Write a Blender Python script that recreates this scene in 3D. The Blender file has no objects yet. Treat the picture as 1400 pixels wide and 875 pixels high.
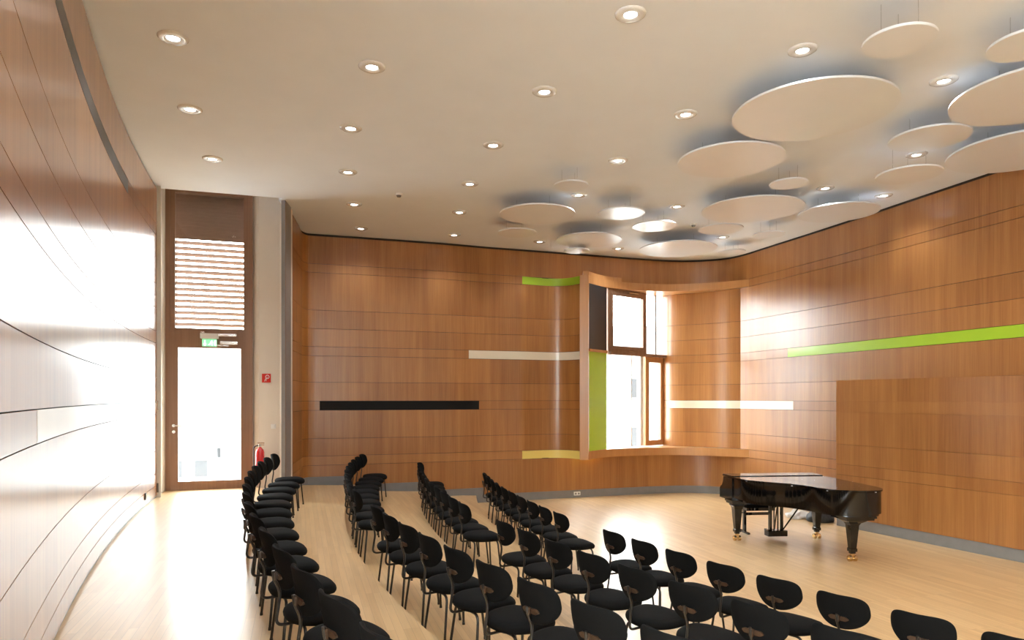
import bpy, bmesh, math, random
from mathutils import Vector, Matrix
random.seed(7)
S = bpy.context.scene
C = S.collection
PI = math.pi
EYE = 2.417
CEIL = EYE + 3.5
ZA, ZB, ZC, ZD = .775, .58, .39, .195        # the four steps above the stage floor (z = 0)
CX, CY = 13.75, 14.25                          # centre of the concentric rows

# ------------------------------------------------------------------ materials
def mat(name, col=(.5, .5, .5), rough=.5, metal=0., coat=0., coatr=.1, spec=.5, emit=None, es=1.):
    m = bpy.data.materials.new(name); m.use_nodes = True
    b = m.node_tree.nodes['Principled BSDF']
    b.inputs['Base Color'].default_value = (*col, 1)
    b.inputs['Roughness'].default_value = rough
    b.inputs['Metallic'].default_value = metal
    b.inputs['Coat Weight'].default_value = coat
    b.inputs['Coat Roughness'].default_value = coatr
    b.inputs['Specular IOR Level'].default_value = spec
    if emit:
        b.inputs['Emission Color'].default_value = (*emit, 1)
        b.inputs['Emission Strength'].default_value = es
    return m

def N(m, t, **kw):
    n = m.node_tree.nodes.new(t)
    for k, v in kw.items(): setattr(n, k, v)
    return n

def wood(name, dark, light, rough=.42, coat=1, coatr=.245, seg=1.25):
    m = mat(name, light, rough, coat=coat, coatr=coatr)
    nt = m.node_tree; L = nt.links.new; b = nt.nodes['Principled BSDF']
    b.inputs['Coat IOR'].default_value = 1.5; b.inputs['Specular IOR Level'].default_value = .3
    uv = N(m, 'ShaderNodeUVMap')
    # fine vertical veneer grain
    mp = N(m, 'ShaderNodeMapping'); mp.inputs['Scale'].default_value = (46, .9, 1)
    L(uv.outputs[0], mp.inputs[0])
    n1 = N(m, 'ShaderNodeTexNoise'); n1.inputs['Scale'].default_value = 1; n1.inputs['Detail'].default_value = 5
    n1.inputs['Roughness'].default_value = .65
    L(mp.outputs[0], n1.inputs['Vector'])
    mp2 = N(m, 'ShaderNodeMapping'); mp2.inputs['Scale'].default_value = (5.5, .25, 1)
    L(uv.outputs[0], mp2.inputs[0])
    n2 = N(m, 'ShaderNodeTexNoise'); n2.inputs['Scale'].default_value = 1; n2.inputs['Detail'].default_value = 2
    L(mp2.outputs[0], n2.inputs['Vector'])
    # veneer leaves of slightly different tone, changing from panel row to panel row
    at = N(m, 'ShaderNodeAttribute', attribute_name='row')
    sx = N(m, 'ShaderNodeSeparateXYZ'); L(uv.outputs[0], sx.inputs[0])
    d = N(m, 'ShaderNodeMath', operation='MULTIPLY_ADD'); L(at.outputs['Fac'], d.inputs[0]); d.inputs[1].default_value = .37
    L(sx.outputs[0], d.inputs[2])
    fl = N(m, 'ShaderNodeMath', operation='DIVIDE'); L(d.outputs[0], fl.inputs[0]); fl.inputs[1].default_value = seg
    fr = N(m, 'ShaderNodeMath', operation='FLOOR'); L(fl.outputs[0], fr.inputs[0])
    cb = N(m, 'ShaderNodeCombineXYZ'); L(fr.outputs[0], cb.inputs[0]); L(at.outputs['Fac'], cb.inputs[1])
    wn = N(m, 'ShaderNodeTexWhiteNoise', noise_dimensions='3D'); L(cb.outputs[0], wn.inputs['Vector'])
    a1 = N(m, 'ShaderNodeMath', operation='MULTIPLY'); L(n1.outputs[0], a1.inputs[0]); a1.inputs[1].default_value = .55
    a2 = N(m, 'ShaderNodeMath', operation='MULTIPLY_ADD'); L(n2.outputs[0], a2.inputs[0]); a2.inputs[1].default_value = .45
    L(a1.outputs[0], a2.inputs[2])
    a3 = N(m, 'ShaderNodeMath', operation='MULTIPLY_ADD'); L(wn.outputs[0], a3.inputs[0]); a3.inputs[1].default_value = .16
    L(a2.outputs[0], a3.inputs[2])
    cr = N(m, 'ShaderNodeValToRGB'); L(a3.outputs[0], cr.inputs[0])
    cr.color_ramp.elements[0].position = .38; cr.color_ramp.elements[0].color = (*dark, 1)
    cr.color_ramp.elements[1].position = .78; cr.color_ramp.elements[1].color = (*light, 1)
    L(cr.outputs[0], b.inputs['Base Color'])
    return m

WOOD = wood('wood_veneer', (.25, .092, .021), (.43, .185, .050))
WOODF = wood('solid_wood_trim', (.42, .19, .065), (.55, .27, .10), rough=.35, coat=.3, seg=9)

def floor_mat():
    m = mat('oak_floor', rough=.5, coat=.8, coatr=.28)
    nt = m.node_tree; L = nt.links.new; b = nt.nodes['Principled BSDF']
    g = N(m, 'ShaderNodeNewGeometry')
    mp = N(m, 'ShaderNodeMapping'); mp.inputs['Rotation'].default_value = (0, 0, math.radians(-107))
    L(g.outputs['Position'], mp.inputs[0])
    br = N(m, 'ShaderNodeTexBrick'); br.offset = .37; br.offset_frequency = 3
    br.inputs['Scale'].default_value = 1; br.inputs['Brick Width'].default_value = 1.1
    br.inputs['Row Height'].default_value = .065; br.inputs['Mortar Size'].default_value = .0012
    br.inputs['Mortar Smooth'].default_value = .3
    br.inputs['Color1'].default_value = (.61, .385, .17, 1); br.inputs['Color2'].default_value = (.72, .49, .245, 1)
    br.inputs['Mortar'].default_value = (.38, .22, .10, 1)
    L(mp.outputs[0], br.inputs['Vector'])
    m2 = N(m, 'ShaderNodeMapping'); m2.inputs['Scale'].default_value = (1.6, 34, 1)
    L(mp.outputs[0], m2.inputs[0])
    n = N(m, 'ShaderNodeTexNoise'); n.inputs['Scale'].default_value = 1; n.inputs['Detail'].default_value = 4
    L(m2.outputs[0], n.inputs['Vector'])
    r = N(m, 'ShaderNodeMapRange'); L(n.outputs[0], r.inputs[0]); r.inputs[3].default_value = .82; r.inputs[4].default_value = 1.16
    mx = N(m, 'ShaderNodeMix', data_type='RGBA', blend_type='MULTIPLY'); mx.inputs[0].default_value = 1
    L(br.outputs[0], mx.inputs[6]); L(r.outputs[0], mx.inputs[7])
    L(mx.outputs[2], b.inputs['Base Color'])
    return m

def noisy(name, c, amt, scale, rough, **kw):
    m = mat(name, c, rough, **kw)
    nt = m.node_tree; L = nt.links.new
    tc = N(m, 'ShaderNodeTexCoord'); n = N(m, 'ShaderNodeTexNoise'); n.inputs['Scale'].default_value = scale
    n.inputs['Detail'].default_value = 4
    L(tc.outputs['Object'], n.inputs['Vector'])
    cr = N(m, 'ShaderNodeValToRGB'); L(n.outputs[0], cr.inputs[0])
    cr.color_ramp.elements[0].color = (*[x * (1 - amt) for x in c], 1); cr.color_ramp.elements[0].position = .3
    cr.color_ramp.elements[1].color = (*[min(1, x * (1 + amt)) for x in c], 1); cr.color_ramp.elements[1].position = .7
    L(cr.outputs[0], nt.nodes['Principled BSDF'].inputs['Base Color'])
    return m

FLOOR = floor_mat()
CEILM = noisy('ceiling_paint', (.77, .81, .865), .015, 2, .8)
DISCM = noisy('disc_paint', (.78, .815, .86), .01, 3, .28, coat=.3, coatr=.15)
PLASTER = noisy('plaster_paint', (.72, .66, .58), .02, 3, .7)
GREY = noisy('grey_lacquer', (.22, .215, .21), .05, 8, .4)
GAPM = mat('gap_black', (.02, .014, .01), .8)
GREEN = noisy('green_lacquer', (.36, .56, .03), .02, 4, .3, coat=.3)
CREAM = noisy('cream_lacquer', (.72, .64, .50), .02, 4, .35, coat=1, coatr=.2)
YELLOW = noisy('yellow_lacquer', (.78, .62, .17), .02, 4, .35)
BLACKL = noisy('black_lacquer_strip', (.006, .006, .006), .1, 4, .6, spec=.2)
CHAR = noisy('charcoal_lacquer', (.022, .022, .025), .05, 4, .45)
DGREY = noisy('dark_grey_lacquer', (.10, .09, .085), .05, 4, .5)
FABRIC = noisy('black_fabric', (.0048, .0046, .0044), .25, 220, .9, spec=.12)
TUBE = mat('black_steel_tube', (.012, .010, .009), .28, coat=.4)
BRACK = noisy('brown_plastic_bracket', (.05, .026, .014), .15, 60, .4)
PIANO = mat('black_piano_lacquer', (.004, .0035, .0035), .05, spec=.6)
BRASS = noisy('polished_brass', (.74, .55, .29), .08, 30, .25, metal=1)
CHROME = mat('brushed_chrome', (.7, .7, .7), .25, metal=1)
FRAMEM = wood('brown_window_frame', (.20, .105, .06), (.31, .17, .10), rough=.4, coat=.2, seg=9)
WHITEP = noisy('white_plastic', (.8, .8, .78), .01, 5, .35)
RED = noisy('red_enamel', (.62, .02, .025), .05, 8, .25, coat=.5)
SIGNRED = mat('sign_red', (.6, .03, .02), .4)
SLAT = noisy('brown_slat', (.26, .15, .10), .06, 10, .45)
LAMP = mat('lamp_lens', (1, 1, 1), .3, emit=(1, .97, .93), es=16)
RINGM = noisy('frosted_ring', (.74, .74, .73), .05, 60, .2, coat=.4)
CLOTH = noisy('white_cloth', (.75, .74, .72), .06, 12, .9)
BAG = noisy('black_bag_nylon', (.03, .032, .035), .3, 25, .55)
STUCCO = noisy('pale_stucco', (.48, .48, .47), .03, .5, .9)
ROOFM = noisy('pale_roof_tile', (.085, .082, .080), .10, 1.2, .9)
DARKW = mat('dark_window', (.045, .045, .047), .2)
GROUNDM = noisy('pale_ground', (.6, .6, .59), .08, .3, .95)
EXITM = mat('exit_green_lit', (.5, .8, .6), .3, emit=(.12, .75, .36), es=.9)
EXITW = mat('exit_white_lit', (.9, .9, .9), .3, emit=(1, 1, 1), es=1.6)

def glass():
    m = bpy.data.materials.new('window_glass'); m.use_nodes = True
    nt = m.node_tree; nt.nodes.clear(); L = nt.links.new
    o = N(m, 'ShaderNodeOutputMaterial'); mx = N(m, 'ShaderNodeMixShader')
    t = N(m, 'ShaderNodeBsdfTransparent'); t.inputs[0].default_value = (.96, .98, .97, 1)
    g = N(m, 'ShaderNodeBsdfGlossy'); g.inputs['Roughness'].default_value = .01
    f = N(m, 'ShaderNodeFresnel'); f.inputs[0].default_value = 1.45
    ge = N(m, 'ShaderNodeNewGeometry'); iv = N(m, 'ShaderNodeMath', operation='SUBTRACT'); iv.inputs[0].default_value = 1; L(ge.outputs['Backfacing'], iv.inputs[1])
    mu = N(m, 'ShaderNodeMath', operation='MULTIPLY'); L(f.outputs[0], mu.inputs[0]); L(iv.outputs[0], mu.inputs[1])
    L(mu.outputs[0], mx.inputs[0]); L(t.outputs[0], mx.inputs[1]); L(g.outputs[0], mx.inputs[2]); L(mx.outputs[0], o.inputs[0])
    return m
GLASS = glass()

# ------------------------------------------------------------------ mesh helpers
def link(name, bm, m, parent=None, smooth=None):
    bmesh.ops.recalc_face_normals(bm, faces=bm.faces)
    me = bpy.data.meshes.new(name); bm.to_mesh(me); bm.free()
    for x in (m if isinstance(m, (list, tuple)) else [m]): me.materials.append(x)
    if smooth is not None:
        for p in me.polygons: p.use_smooth = True
        me.set_sharp_from_angle(angle=math.radians(smooth))
    o = bpy.data.objects.new(name, me); C.objects.link(o)
    if parent: o.parent = parent
    return o

def tag(o, label=None, cat=None, group=None, kind=None):
    if label: o['label'] = label
    if cat: o['category'] = cat
    if group: o['group'] = group
    if kind: o['kind'] = kind
    return o

def thing(name, loc, rz, label, cat, group=None):
    o = bpy.data.objects.new(name, None); C.objects.link(o); o.empty_display_size = .1
    o.location = loc; o.rotation_euler = (0, 0, rz)
    return tag(o, label, cat, group)

def box(bm, cx, cy, cz, sx, sy, sz, rz=0., M=None, bev=0.):
    T = Matrix.Translation((cx, cy, cz)) @ Matrix.Rotation(rz, 4, 'Z') @ Matrix.Diagonal((sx, sy, sz, 1))
    if M: T = M @ T
    r = bmesh.ops.create_cube(bm, size=1, matrix=T)
    if bev:
        es = list({e for v in r['verts'] for e in v.link_edges})
        bmesh.ops.bevel(bm, geom=es, offset=bev, segments=2, affect='EDGES', profile=.6)

def cyl(bm, p0, p1, r0, r1=None, n=16):
    p0, p1 = Vector(p0), Vector(p1); d = p1 - p0
    T = Matrix.Translation((p0 + p1) / 2) @ d.to_track_quat('Z', 'Y').to_matrix().to_4x4()
    bmesh.ops.create_cone(bm, cap_ends=True, segments=n, radius1=r0, radius2=r0 if r1 is None else r1, depth=d.length, matrix=T)

def sweep(bm, pts, r, n=8):
    """round tube along a polyline, parallel-transported"""
    pts = [Vector(p) for p in pts]; rings = []
    t0 = (pts[1] - pts[0]).normalized(); up = Vector((0, 0, 1)) if abs(t0.z) < .9 else Vector((1, 0, 0))
    nrm = t0.cross(up).normalized(); prev = t0
    for i, p in enumerate(pts):
        if i == 0: t = t0
        elif i == len(pts) - 1: t = (pts[i] - pts[i - 1]).normalized()
        else: t = ((pts[i] - pts[i - 1]).normalized() + (pts[i + 1] - pts[i]).normalized()).normalized()
        q = prev.rotation_difference(t); nrm = (q @ nrm).normalized(); prev = t
        b = t.cross(nrm)
        rr = r[i] if isinstance(r, (list, tuple)) else r
        rings.append([bm.verts.new(p + rr * (math.cos(2 * PI * j / n) * nrm + math.sin(2 * PI * j / n) * b)) for j in range(n)])
    for a, c in zip(rings, rings[1:]):
        for j in range(n): bm.faces.new((a[j], a[(j + 1) % n], c[(j + 1) % n], c[j]))
    bm.faces.new(rings[0][::-1]); bm.faces.new(rings[-1])

def fillet(pts, rad, n=5):
    """round the corners of a polyline"""
    pts = [Vector(p) for p in pts]; out = [pts[0]]
    for a, b, c in zip(pts, pts[1:], pts[2:]):
        d1 = (a - b); d2 = (c - b); r = min(rad, d1.length * .49, d2.length * .49)
        p, q = b + d1.normalized() * r, b + d2.normalized() * r
        for i in range(n + 1):
            t = i / n; out.append((1 - t) ** 2 * p + 2 * t * (1 - t) * b + t * t * q)
    out.append(pts[-1]); return out

def prism(bm, poly, z0, z1, M=None):
    T = M or Matrix.Identity(4)
    lo = [bm.verts.new(T @ Vector((x, y, z0))) for x, y in poly]
    hi = [bm.verts.new(T @ Vector((x, y, z1))) for x, y in poly]
    n = len(poly)
    for i in range(n): bm.faces.new((lo[i], lo[(i + 1) % n], hi[(i + 1) % n], hi[i]))
    bm.faces.new(lo[::-1]); bm.faces.new(hi)

def catmull(P, step=.12):
    P = [Vector(p) for p in P]; out = []
    Q = [2 * P[0] - P[1]] + P + [2 * P[-1] - P[-2]]
    for i in range(1, len(Q) - 2):
        a, b, c, d = Q[i - 1:i + 3]; n = max(2, int((c - b).length / step))
        ta = (b - a).length ** .5; tb = (c - b).length ** .5; tc = (d - c).length ** .5
        m1 = (c - b) + tb * ((b - a) / ta - (c - a) / (ta + tb)) if ta else c - b
        m2 = (c - b) + tb * ((d - c) / tc - (d - b) / (tb + tc)) if tc else c - b
        for j in range(n):
            t = j / n
            out.append((2 * t ** 3 - 3 * t * t + 1) * b + (t ** 3 - 2 * t * t + t) * m1 + (-2 * t ** 3 + 3 * t * t) * c + (t ** 3 - t * t) * m2)
    out.append(P[-1]); return out

class Plan:
    """a wall's plan curve; inside (room side) is to the right when walking along it"""
    def __init__(s, pts, u0=0., step=.12, smooth=True):
        s.p = catmull([(x, y) for x, y in pts], step) if smooth else [Vector(p) for p in pts]
        s.u = [u0]
        for a, b in zip(s.p, s.p[1:]): s.u.append(s.u[-1] + (b - a).length)
        s.n = []
        for i in range(len(s.p)):
            a = s.p[max(0, i - 1)]; b = s.p[min(len(s.p) - 1, i + 1)]; t = (b - a).normalized()
            s.n.append(Vector((t.y, -t.x)))
    def at(s, u, off=0.):
        u = min(max(u, s.u[0]), s.u[-1])
        for i in range(len(s.u) - 1):
            if u <= s.u[i + 1] + 1e-9:
                t = (u - s.u[i]) / max(1e-9, s.u[i + 1] - s.u[i])
                return s.p[i].lerp(s.p[i + 1], t) + s.n[i].lerp(s.n[i + 1], t).normalized() * off
    def us(s, a=None, b=None):
        a = s.u[0] if a is None else a; b = s.u[-1] if b is None else b
        return [a] + [u for u in s.u if a + .01 < u < b - .01] + [b]
    def ux(s, x):
        """arc length where the line of sight slope X/Y is x"""
        best = min(range(len(s.u)), key=lambda i: abs(s.p[i].x / s.p[i].y - x))
        lo = max(0, best - 1); hi = min(len(s.u) - 1, best + 1); b = (9, 0)
        for k in range(101):
            u = s.u[lo] + (s.u[hi] - s.u[lo]) * k / 100; q = s.at(u); b = min(b, (abs(q.x / q.y - x), u))
        return b[1]

G = .0035       # half a joint
def strip(bm, plan, u0, u1, z0, z1, row, off=0., depth=.02, face_gap=G):
    """one veneered panel row: front face + top/bottom/side returns into the joint"""
    uvl = bm.loops.layers.uv.verify(); rl = bm.faces.layers.float.get('row') or bm.faces.layers.float.new('row')
    us = plan.us(u0, u1); z0 += face_gap; z1 -= face_gap; cols = []
    for u in us:
        f = plan.at(u, off); k = plan.at(u, off - depth)
        cols.append([bm.verts.new((k.x, k.y, z0)), bm.verts.new((f.x, f.y, z0)), bm.verts.new((f.x, f.y, z1)), bm.verts.new((k.x, k.y, z1))])
    vv = [z0 - depth, z0, z1, z1 + depth]
    def quad(vs, uvs):
        f = bm.faces.new(vs); f[rl] = row
        for l, w in zip(f.loops, uvs): l[uvl].uv = w
    for (ua, a), (ub, b) in zip(zip(us, cols), zip(us[1:], cols[1:])):
        for k in range(3):
            quad((a[k], b[k], b[k + 1], a[k + 1]), ((ua, vv[k]), (ub, vv[k]), (ub, vv[k + 1]), (ua, vv[k + 1])))
    for a, u in ((cols[0], us[0]), (cols[-1], us[-1])):
        quad(a, [(u, z0)] * 2 + [(u, z1)] * 2)

def backing(bm, plan, u0, u1, z0, z1, off=-.02):
    us = plan.us(u0, u1); c = []
    for u in us:
        f = plan.at(u, off); c.append((bm.verts.new((f.x, f.y, z0)), bm.verts.new((f.x, f.y, z1))))
    for a, b in zip(c, c[1:]): bm.faces.new((a[0], b[0], b[1], a[1]))

def uvbox(o, scale=1.):
    """box-projected uv in metres (grain along z or along the longest side)"""
    me = o.data; uv = me.uv_layers.new(name='UVMap') if not me.uv_layers else me.uv_layers[0]
    for p in me.polygons:
        n = p.normal
        for li in p.loop_indices:
            v = me.vertices[me.loops[li].vertex_index].co
            uv.data[li].uv = ((v.x + v.y) * scale, v.z * scale) if abs(n.z) < .7 else (v.x * scale, v.y * scale)
    return o

def slopex(px): return (px - 700) / 945.

# panel joints, heights above the stage floor
J = [CEIL - .045] + [EYE + h for h in (2.859, 2.675, 1.874, 1.479, 1.094, .899, .334, -.066, -.265, -.869, -1.243, -1.44)]

# ------------------------------------------------------------------ plan curves
def leftx(y): return -2.19 - (.625 * (y - 2.96) - .01325 * (y * y - 8.76))
LEFT = Plan([(leftx(y), y) for y in [1.2 + i * (10.23 / 14) for i in range(15)]])
SIDE = [(-4.01, 12.25), (-4.15, 13.1), (-4.30, 14.0), (-4.385, 14.5), (-4.33, 14.68), (-4.17, 14.74)]
BACK = [(-3.2, 15.04), (-1.65, 15.55), (-.59, 15.98), (.05, 16.2)]
U = Plan(SIDE + BACK + [(1.25, 16.63), (3.11, 17.28), (3.9, 17.52), (4.47, 17.58), (5.0, 17.46), (5.41, 17.2), (5.65, 16.75), (5.80, 16.28), (6.11, 15.3), (6.53, 13.93), (7.04, 12.08), (7.56, 10.2), (8.39, 7.2), (9.5, 3.2)])
Mp = Plan(SIDE + BACK + [(.24, 16.25), (.59, 16.41), (.95, 16.54), (1.20, 16.53), (1.42, 16.40), (1.60, 16.16)])
Hp = Plan([(1.77, 16.06), (2.0, 16.42), (2.30, 16.74), (2.79, 17.06), (3.4, 17.28), (3.9, 17.36), (4.4, 17.30), (4.9, 17.14), (5.35, 16.9), (5.71, 16.62)])
Np = Plan([(3.96, 18.20), (4.12, 17.98), (4.36, 17.80), (4.72, 17.62), (5.12, 17.33), (5.38, 17.06), tuple(U.at(U.ux(slopex(1012.5))))])

uM_end = Mp.u[-1]
ux = lambda px, pl=U: pl.ux(slopex(px))
# ------------------------------------------------------------------ walls
# left wall (long concave veneered wall)
bm = bmesh.new()
uL = lambda px: LEFT.ux(slopex(px))
inl = {0: [], 1: (uL(76), uL(175)), 8: (uL(51), uL(158))}
rows = J + [ZA + .035]
for i in range(len(rows) - 1):
    z1, z0 = rows[i], rows[i + 1]
    a, b = LEFT.u[0], LEFT.u[-1]
    if i in (1, 8):
        strip(bm, LEFT, a, inl[i][0], z0, z1, i); strip(bm, LEFT, inl[i][1], b, z0, z1, i + .5)
    else: strip(bm, LEFT, a, b, z0, z1, i)
w = link('wall_left', bm, WOOD, smooth=30); tag(w, kind='structure')
bm = bmesh.new(); backing(bm, LEFT, None, None, ZA, CEIL + .3); backing(bm, LEFT, None, None, 0, CEIL + .3, -.15)
tag(link('wall_left_backing', bm, GAPM), kind='structure')

def accent(name, plan, u0, u1, i, m, label, off=.001, group='coloured inlay strips in the wood walls'):
    b = bmesh.new(); strip(b, plan, u0, u1, J[i + 1], J[i], 0, off=off)
    return tag(link(name, b, m, smooth=30), label, 'wall strip', group)
accent('inlay_strip', LEFT, *inl[1], 1, DGREY, 'long dark grey inlay strip high on the left wall just below the ceiling')
accent('inlay_strip', LEFT, *inl[8], 8, CREAM, 'white inlay strip at eye height on the curved left wall')

# back and right wall, stepped at the bottom
steps = [(U.u[0], ux(474), ZB), (ux(474), ux(577), ZC), (ux(577), ux(661), ZD), (ux(661), U.u[-1], 0)]
bm = bmesh.new()
strip(bm, U, None, None, J[1], J[0], 0)
for k, (a, b, z) in enumerate(steps):
    strip(bm, U, a, b, z + (.15 if z else .185), J[12], 12 + k, face_gap=G if True else 0)
gr_r = (ux(1077), ux(1500))
wh_r = (ux(1012), ux(1084.5))
for i in range(1, 12):
    z1, z0 = J[i], J[i + 1]
    # back wall, left of the window post (bulges towards it)
    def seg(a, b, r): strip(bm, Mp, a, b, z0, z1, r)
    m_ = lambda px: ux(px, Mp)
    if i in (1, 11): seg(None, m_(714), i)
    elif i == 5: seg(None, m_(641), i)
    elif i == 8: seg(None, m_(437), i); seg(m_(655), None, i + .5)
    else: seg(None, None, i)
    # right wall beyond the niche
    a0 = ux(1024) if i in (1, 11) else ux(1012)
    if i == 5: strip(bm, U, a0, gr_r[0], z0, z1, i); strip(bm, U, gr_r[1], None, z0, z1, i)
    elif i == 8: strip(bm, U, wh_r[1], None, z0, z1, i)
    else: strip(bm, U, a0, None, z0, z1, i + 20)
tag(link('wall_back', bm, WOOD, smooth=30), kind='structure')
# the wall curving back into the window niche
bm = bmesh.new()
n914 = Np.ux(slopex(916))
for i in range(2, 11):
    if i == 8: strip(bm, Np, None, n914, J[i + 1], J[i], i)
    else: strip(bm, Np, None, None, J[i + 1], J[i], i + 40)
tag(link('wall_niche', bm, WOOD, smooth=30), kind='structure')
bm = bmesh.new()
backing(bm, U, None, ux(706), -.05, CEIL + .3, -.022)
backing(bm, U, ux(700), ux(806), J[1] - .01, CEIL + .3, -.022)
backing(bm, U, ux(700), ux(806), -.05, J[12] + .01, -.022)
backing(bm, U, ux(1010), None, -.05, CEIL + .3, -.022)
backing(bm, U, ux(800), ux(1010), J[1] - .15, CEIL + .3, -.022)
backing(bm, U, ux(800), ux(1010), -.05, J[12] + .15, -.022)
backing(bm, Mp, ux(705, Mp), None, J[12] + .002, J[1] - .002, -.022)
backing(bm, Np, None, None, J[12] + .03, J[1] - .03, -.022)
tag(link('wall_backing', bm, GAPM), kind='structure')

accent('inlay_strip', Mp, ux(437, Mp), ux(655, Mp), 8, BLACKL, 'long black inlay strip in the middle of the back wall')
accent('inlay_strip', Mp, ux(641, Mp), None, 5, CREAM, 'cream inlay strip on the back wall ending at the window post')
accent('inlay_strip', Mp, ux(714, Mp), None, 1, GREEN, 'short green inlay strip high on the back wall left of the window')
accent('inlay_strip', Mp, ux(714, Mp), None, 11, YELLOW, 'yellow inlay strip low on the back wall left of the window')
accent('inlay_strip', U, *gr_r, 5, GREEN, 'long green inlay strip across the right wall above the projecting wood block')
s1 = accent('inlay_strip', Np, n914, None, 8, CREAM, 'white inlay strip at eye height right of the window, above the piano')
b_ = bmesh.new(); strip(b_, U, wh_r[0], wh_r[1], J[9], J[8], 0, off=.001); link('strip_extension', b_, CREAM, s1, smooth=30)

# baseboards
bm = bmesh.new()
for a, b, z in steps:
    h = .15 if z else .185
    strip(bm, U, a, b, z - .2, z + h + .004, 0, off=-.012, depth=.01)
tag(link('baseboard_back', bm, GREY, smooth=30), kind='structure')
bm = bmesh.new(); strip(bm, LEFT, None, None, ZA - .02, ZA + .037, 0, off=-.012, depth=.01)
tag(link('baseboard_left', bm, GREY, smooth=30), kind='structure')

# projecting veneered block on the right wall
P1, P2 = Vector((6.14, 13.09)), Vector((8.60, 7.62))
d = (P2 - P1).normalized(); nn = Vector((-d.y, d.x))   # pointing away from the room
if nn.x < 0: nn = -nn
BL = Plan([P1 + nn * 1.0, P1, P2, P2 + nn * 1.0], smooth=False)
BL2 = Plan([P1, P2], smooth=False, u0=.3)
bm = bmesh.new()
brow = [J[7]] + J[8:13] + [.185]
for i in range(len(brow) - 1): strip(bm, BL2, None, None, brow[i + 1], brow[i], 60 + i)
bx_ = link('wall_block', bm, WOOD, smooth=30); tag(bx_, kind='structure')
bm = bmesh.new()
A, B = P1 + nn * .02, P2 + nn * .02
q = [tuple(A), tuple(B), tuple(B + nn * .75), tuple(A + nn * .75)]
prism(bm, q, .18, J[7] - .004)
tag(uvbox(link('wall_block_core', bm, WOOD)), kind='structure')
bm = bmesh.new()
A, B = P1 + nn * .012, P2 + nn * .012
prism(bm, [tuple(A), tuple(B), tuple(B + nn * .76), tuple(A + nn * .76)], 0.001, .184)
tag(link('baseboard_block', bm, GREY), kind='structure')

# ------------------------------------------------------------------ window niche: post, header, sill, panels
def slab(name, front, back, z0, z1, m, parent=None):
    bm = bmesh.new(); poly = [tuple(p) for p in front] + [tuple(p) for p in back[::-1]]
    prism(bm, poly, z0, z1); return uvbox(link(name, bm, m, parent, smooth=30))
hp = Hp.p
bk = [Vector((2.0, 16.6)), Vector((2.4, 17.2)), Vector((3.9, 18.36)), Vector((4.17, 18.1)), Vector((4.45, 17.86)), Vector((4.78, 17.68)), Vector((5.18, 17.38)), Vector((5.44, 17.1)), Vector((5.76, 16.66))]
surround = thing('window_surround', (0, 0, 0), 0, 'pale wood frame standing out around the corner window niche with black and green side panels', 'window surround')
slab('header', hp, bk, J[2] + .003, J[1] - .003, WOODF, surround)
slab('sill_board', hp, bk, J[12] + .003, J[11] - .003, WOODF, surround)
slab('header_cap', [Vector((1.66, 16.12)), Vector((1.79, 16.14)), Vector((2.02, 16.50)), Vector((2.34, 16.84)), Vector((2.7, 17.04))],
     [Vector((1.72, 16.9)), Vector((1.9, 17.0)), Vector((2.2, 17.1)), Vector((2.4, 17.2)), Vector((2.7, 17.3))], J[1], J[1] + .10, WOODF, surround)
pf = [Vector((1.575, 16.07)), Vector((1.775, 16.05))]
slab('post', pf, [Vector((1.62, 16.6)), Vector((1.86, 16.25))], J[12] + .001, J[1] - .001, WOODF, surround)
zt = EYE + 1.115
side0, side1 = Vector((1.79, 16.09)), Vector((2.30, 16.80))
def sidepanel(name, z0, z1, m):
    dd = (side1 - side0).normalized(); back = Vector((-dd.y, dd.x)) * .04
    return slab(name, [side0, side1], [side0 + back, side1 + back], z0, z1, m, surround)
sidepanel('black_panel', zt + .03, J[2], CHAR)['label'] = 'charcoal panel'
sidepanel('green_panel', J[11], zt - .03, GREEN)['label'] = 'green panel'
e0 = side0 - Vector((.0, .02))
dd = (side1 - side0).normalized(); frn = Vector((dd.y, -dd.x)) * .03
slab('panel_rail', [side0 + frn, side1 + frn], [side0, side1], zt - .03, zt + .03, WOODF, surround)

# window frames: W0 -> W1 glazing line
W0, W1 = Vector((2.30, 16.84)), Vector((3.96, 18.22))
wd = (W1 - W0).normalized(); wn_ = Vector((-wd.y, wd.x)); WL = (W1 - W0).length
Mw = Matrix(((wd.x, wn_.x, 0, W0.x), (wd.y, wn_.y, 0, W0.y), (0, 0, 1, 0), (0, 0, 0, 1)))
def wx(px):
    # distance along the glazing line for a sight-line slope
    s = slopex(px); return (s * W0.y - W0.x) / (wd.x - s * wd.y)
def frame(bm, x0, x1, z0, z1, w, dpt, y=0.):
    box(bm, (x0 + w / 2), y, (z0 + z1) / 2, w, dpt, z1 - z0, M=Mw)
    box(bm, (x1 - w / 2), y, (z0 + z1) / 2, w, dpt, z1 - z0, M=Mw)
    box(bm, (x0 + x1) / 2, y, z0 + w / 2, x1 - x0 - 2 * w, dpt, w, M=Mw)
    box(bm, (x0 + x1) / 2, y, z1 - w / 2, x1 - x0 - 2 * w, dpt, w, M=Mw)
win = bpy.data.objects.new('window_1', None); C.objects.link(win); tag(win, kind='structure')
zs, zh = J[11], J[2]
a1, a2 = wx(882), WL
bm = bmesh.new(); frame(bm, 0.01, a1, zt, zh, .13, .09)
uvbox(link('tilting_sash_frame', bm, FRAMEM, win))
bm = bmesh.new(); frame(bm, .11, a1 - .10, zt + .10, zh - .10, .06, .05, -.045); uvbox(link('sash_rebate', bm, FRAMEM, win))
bm = bmesh.new(); box(bm, (a1) / 2, .0, (zt + zh) / 2, a1 - .2, .02, zh - zt - .2, M=Mw); link('pane', bm, GLASS, win)
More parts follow.
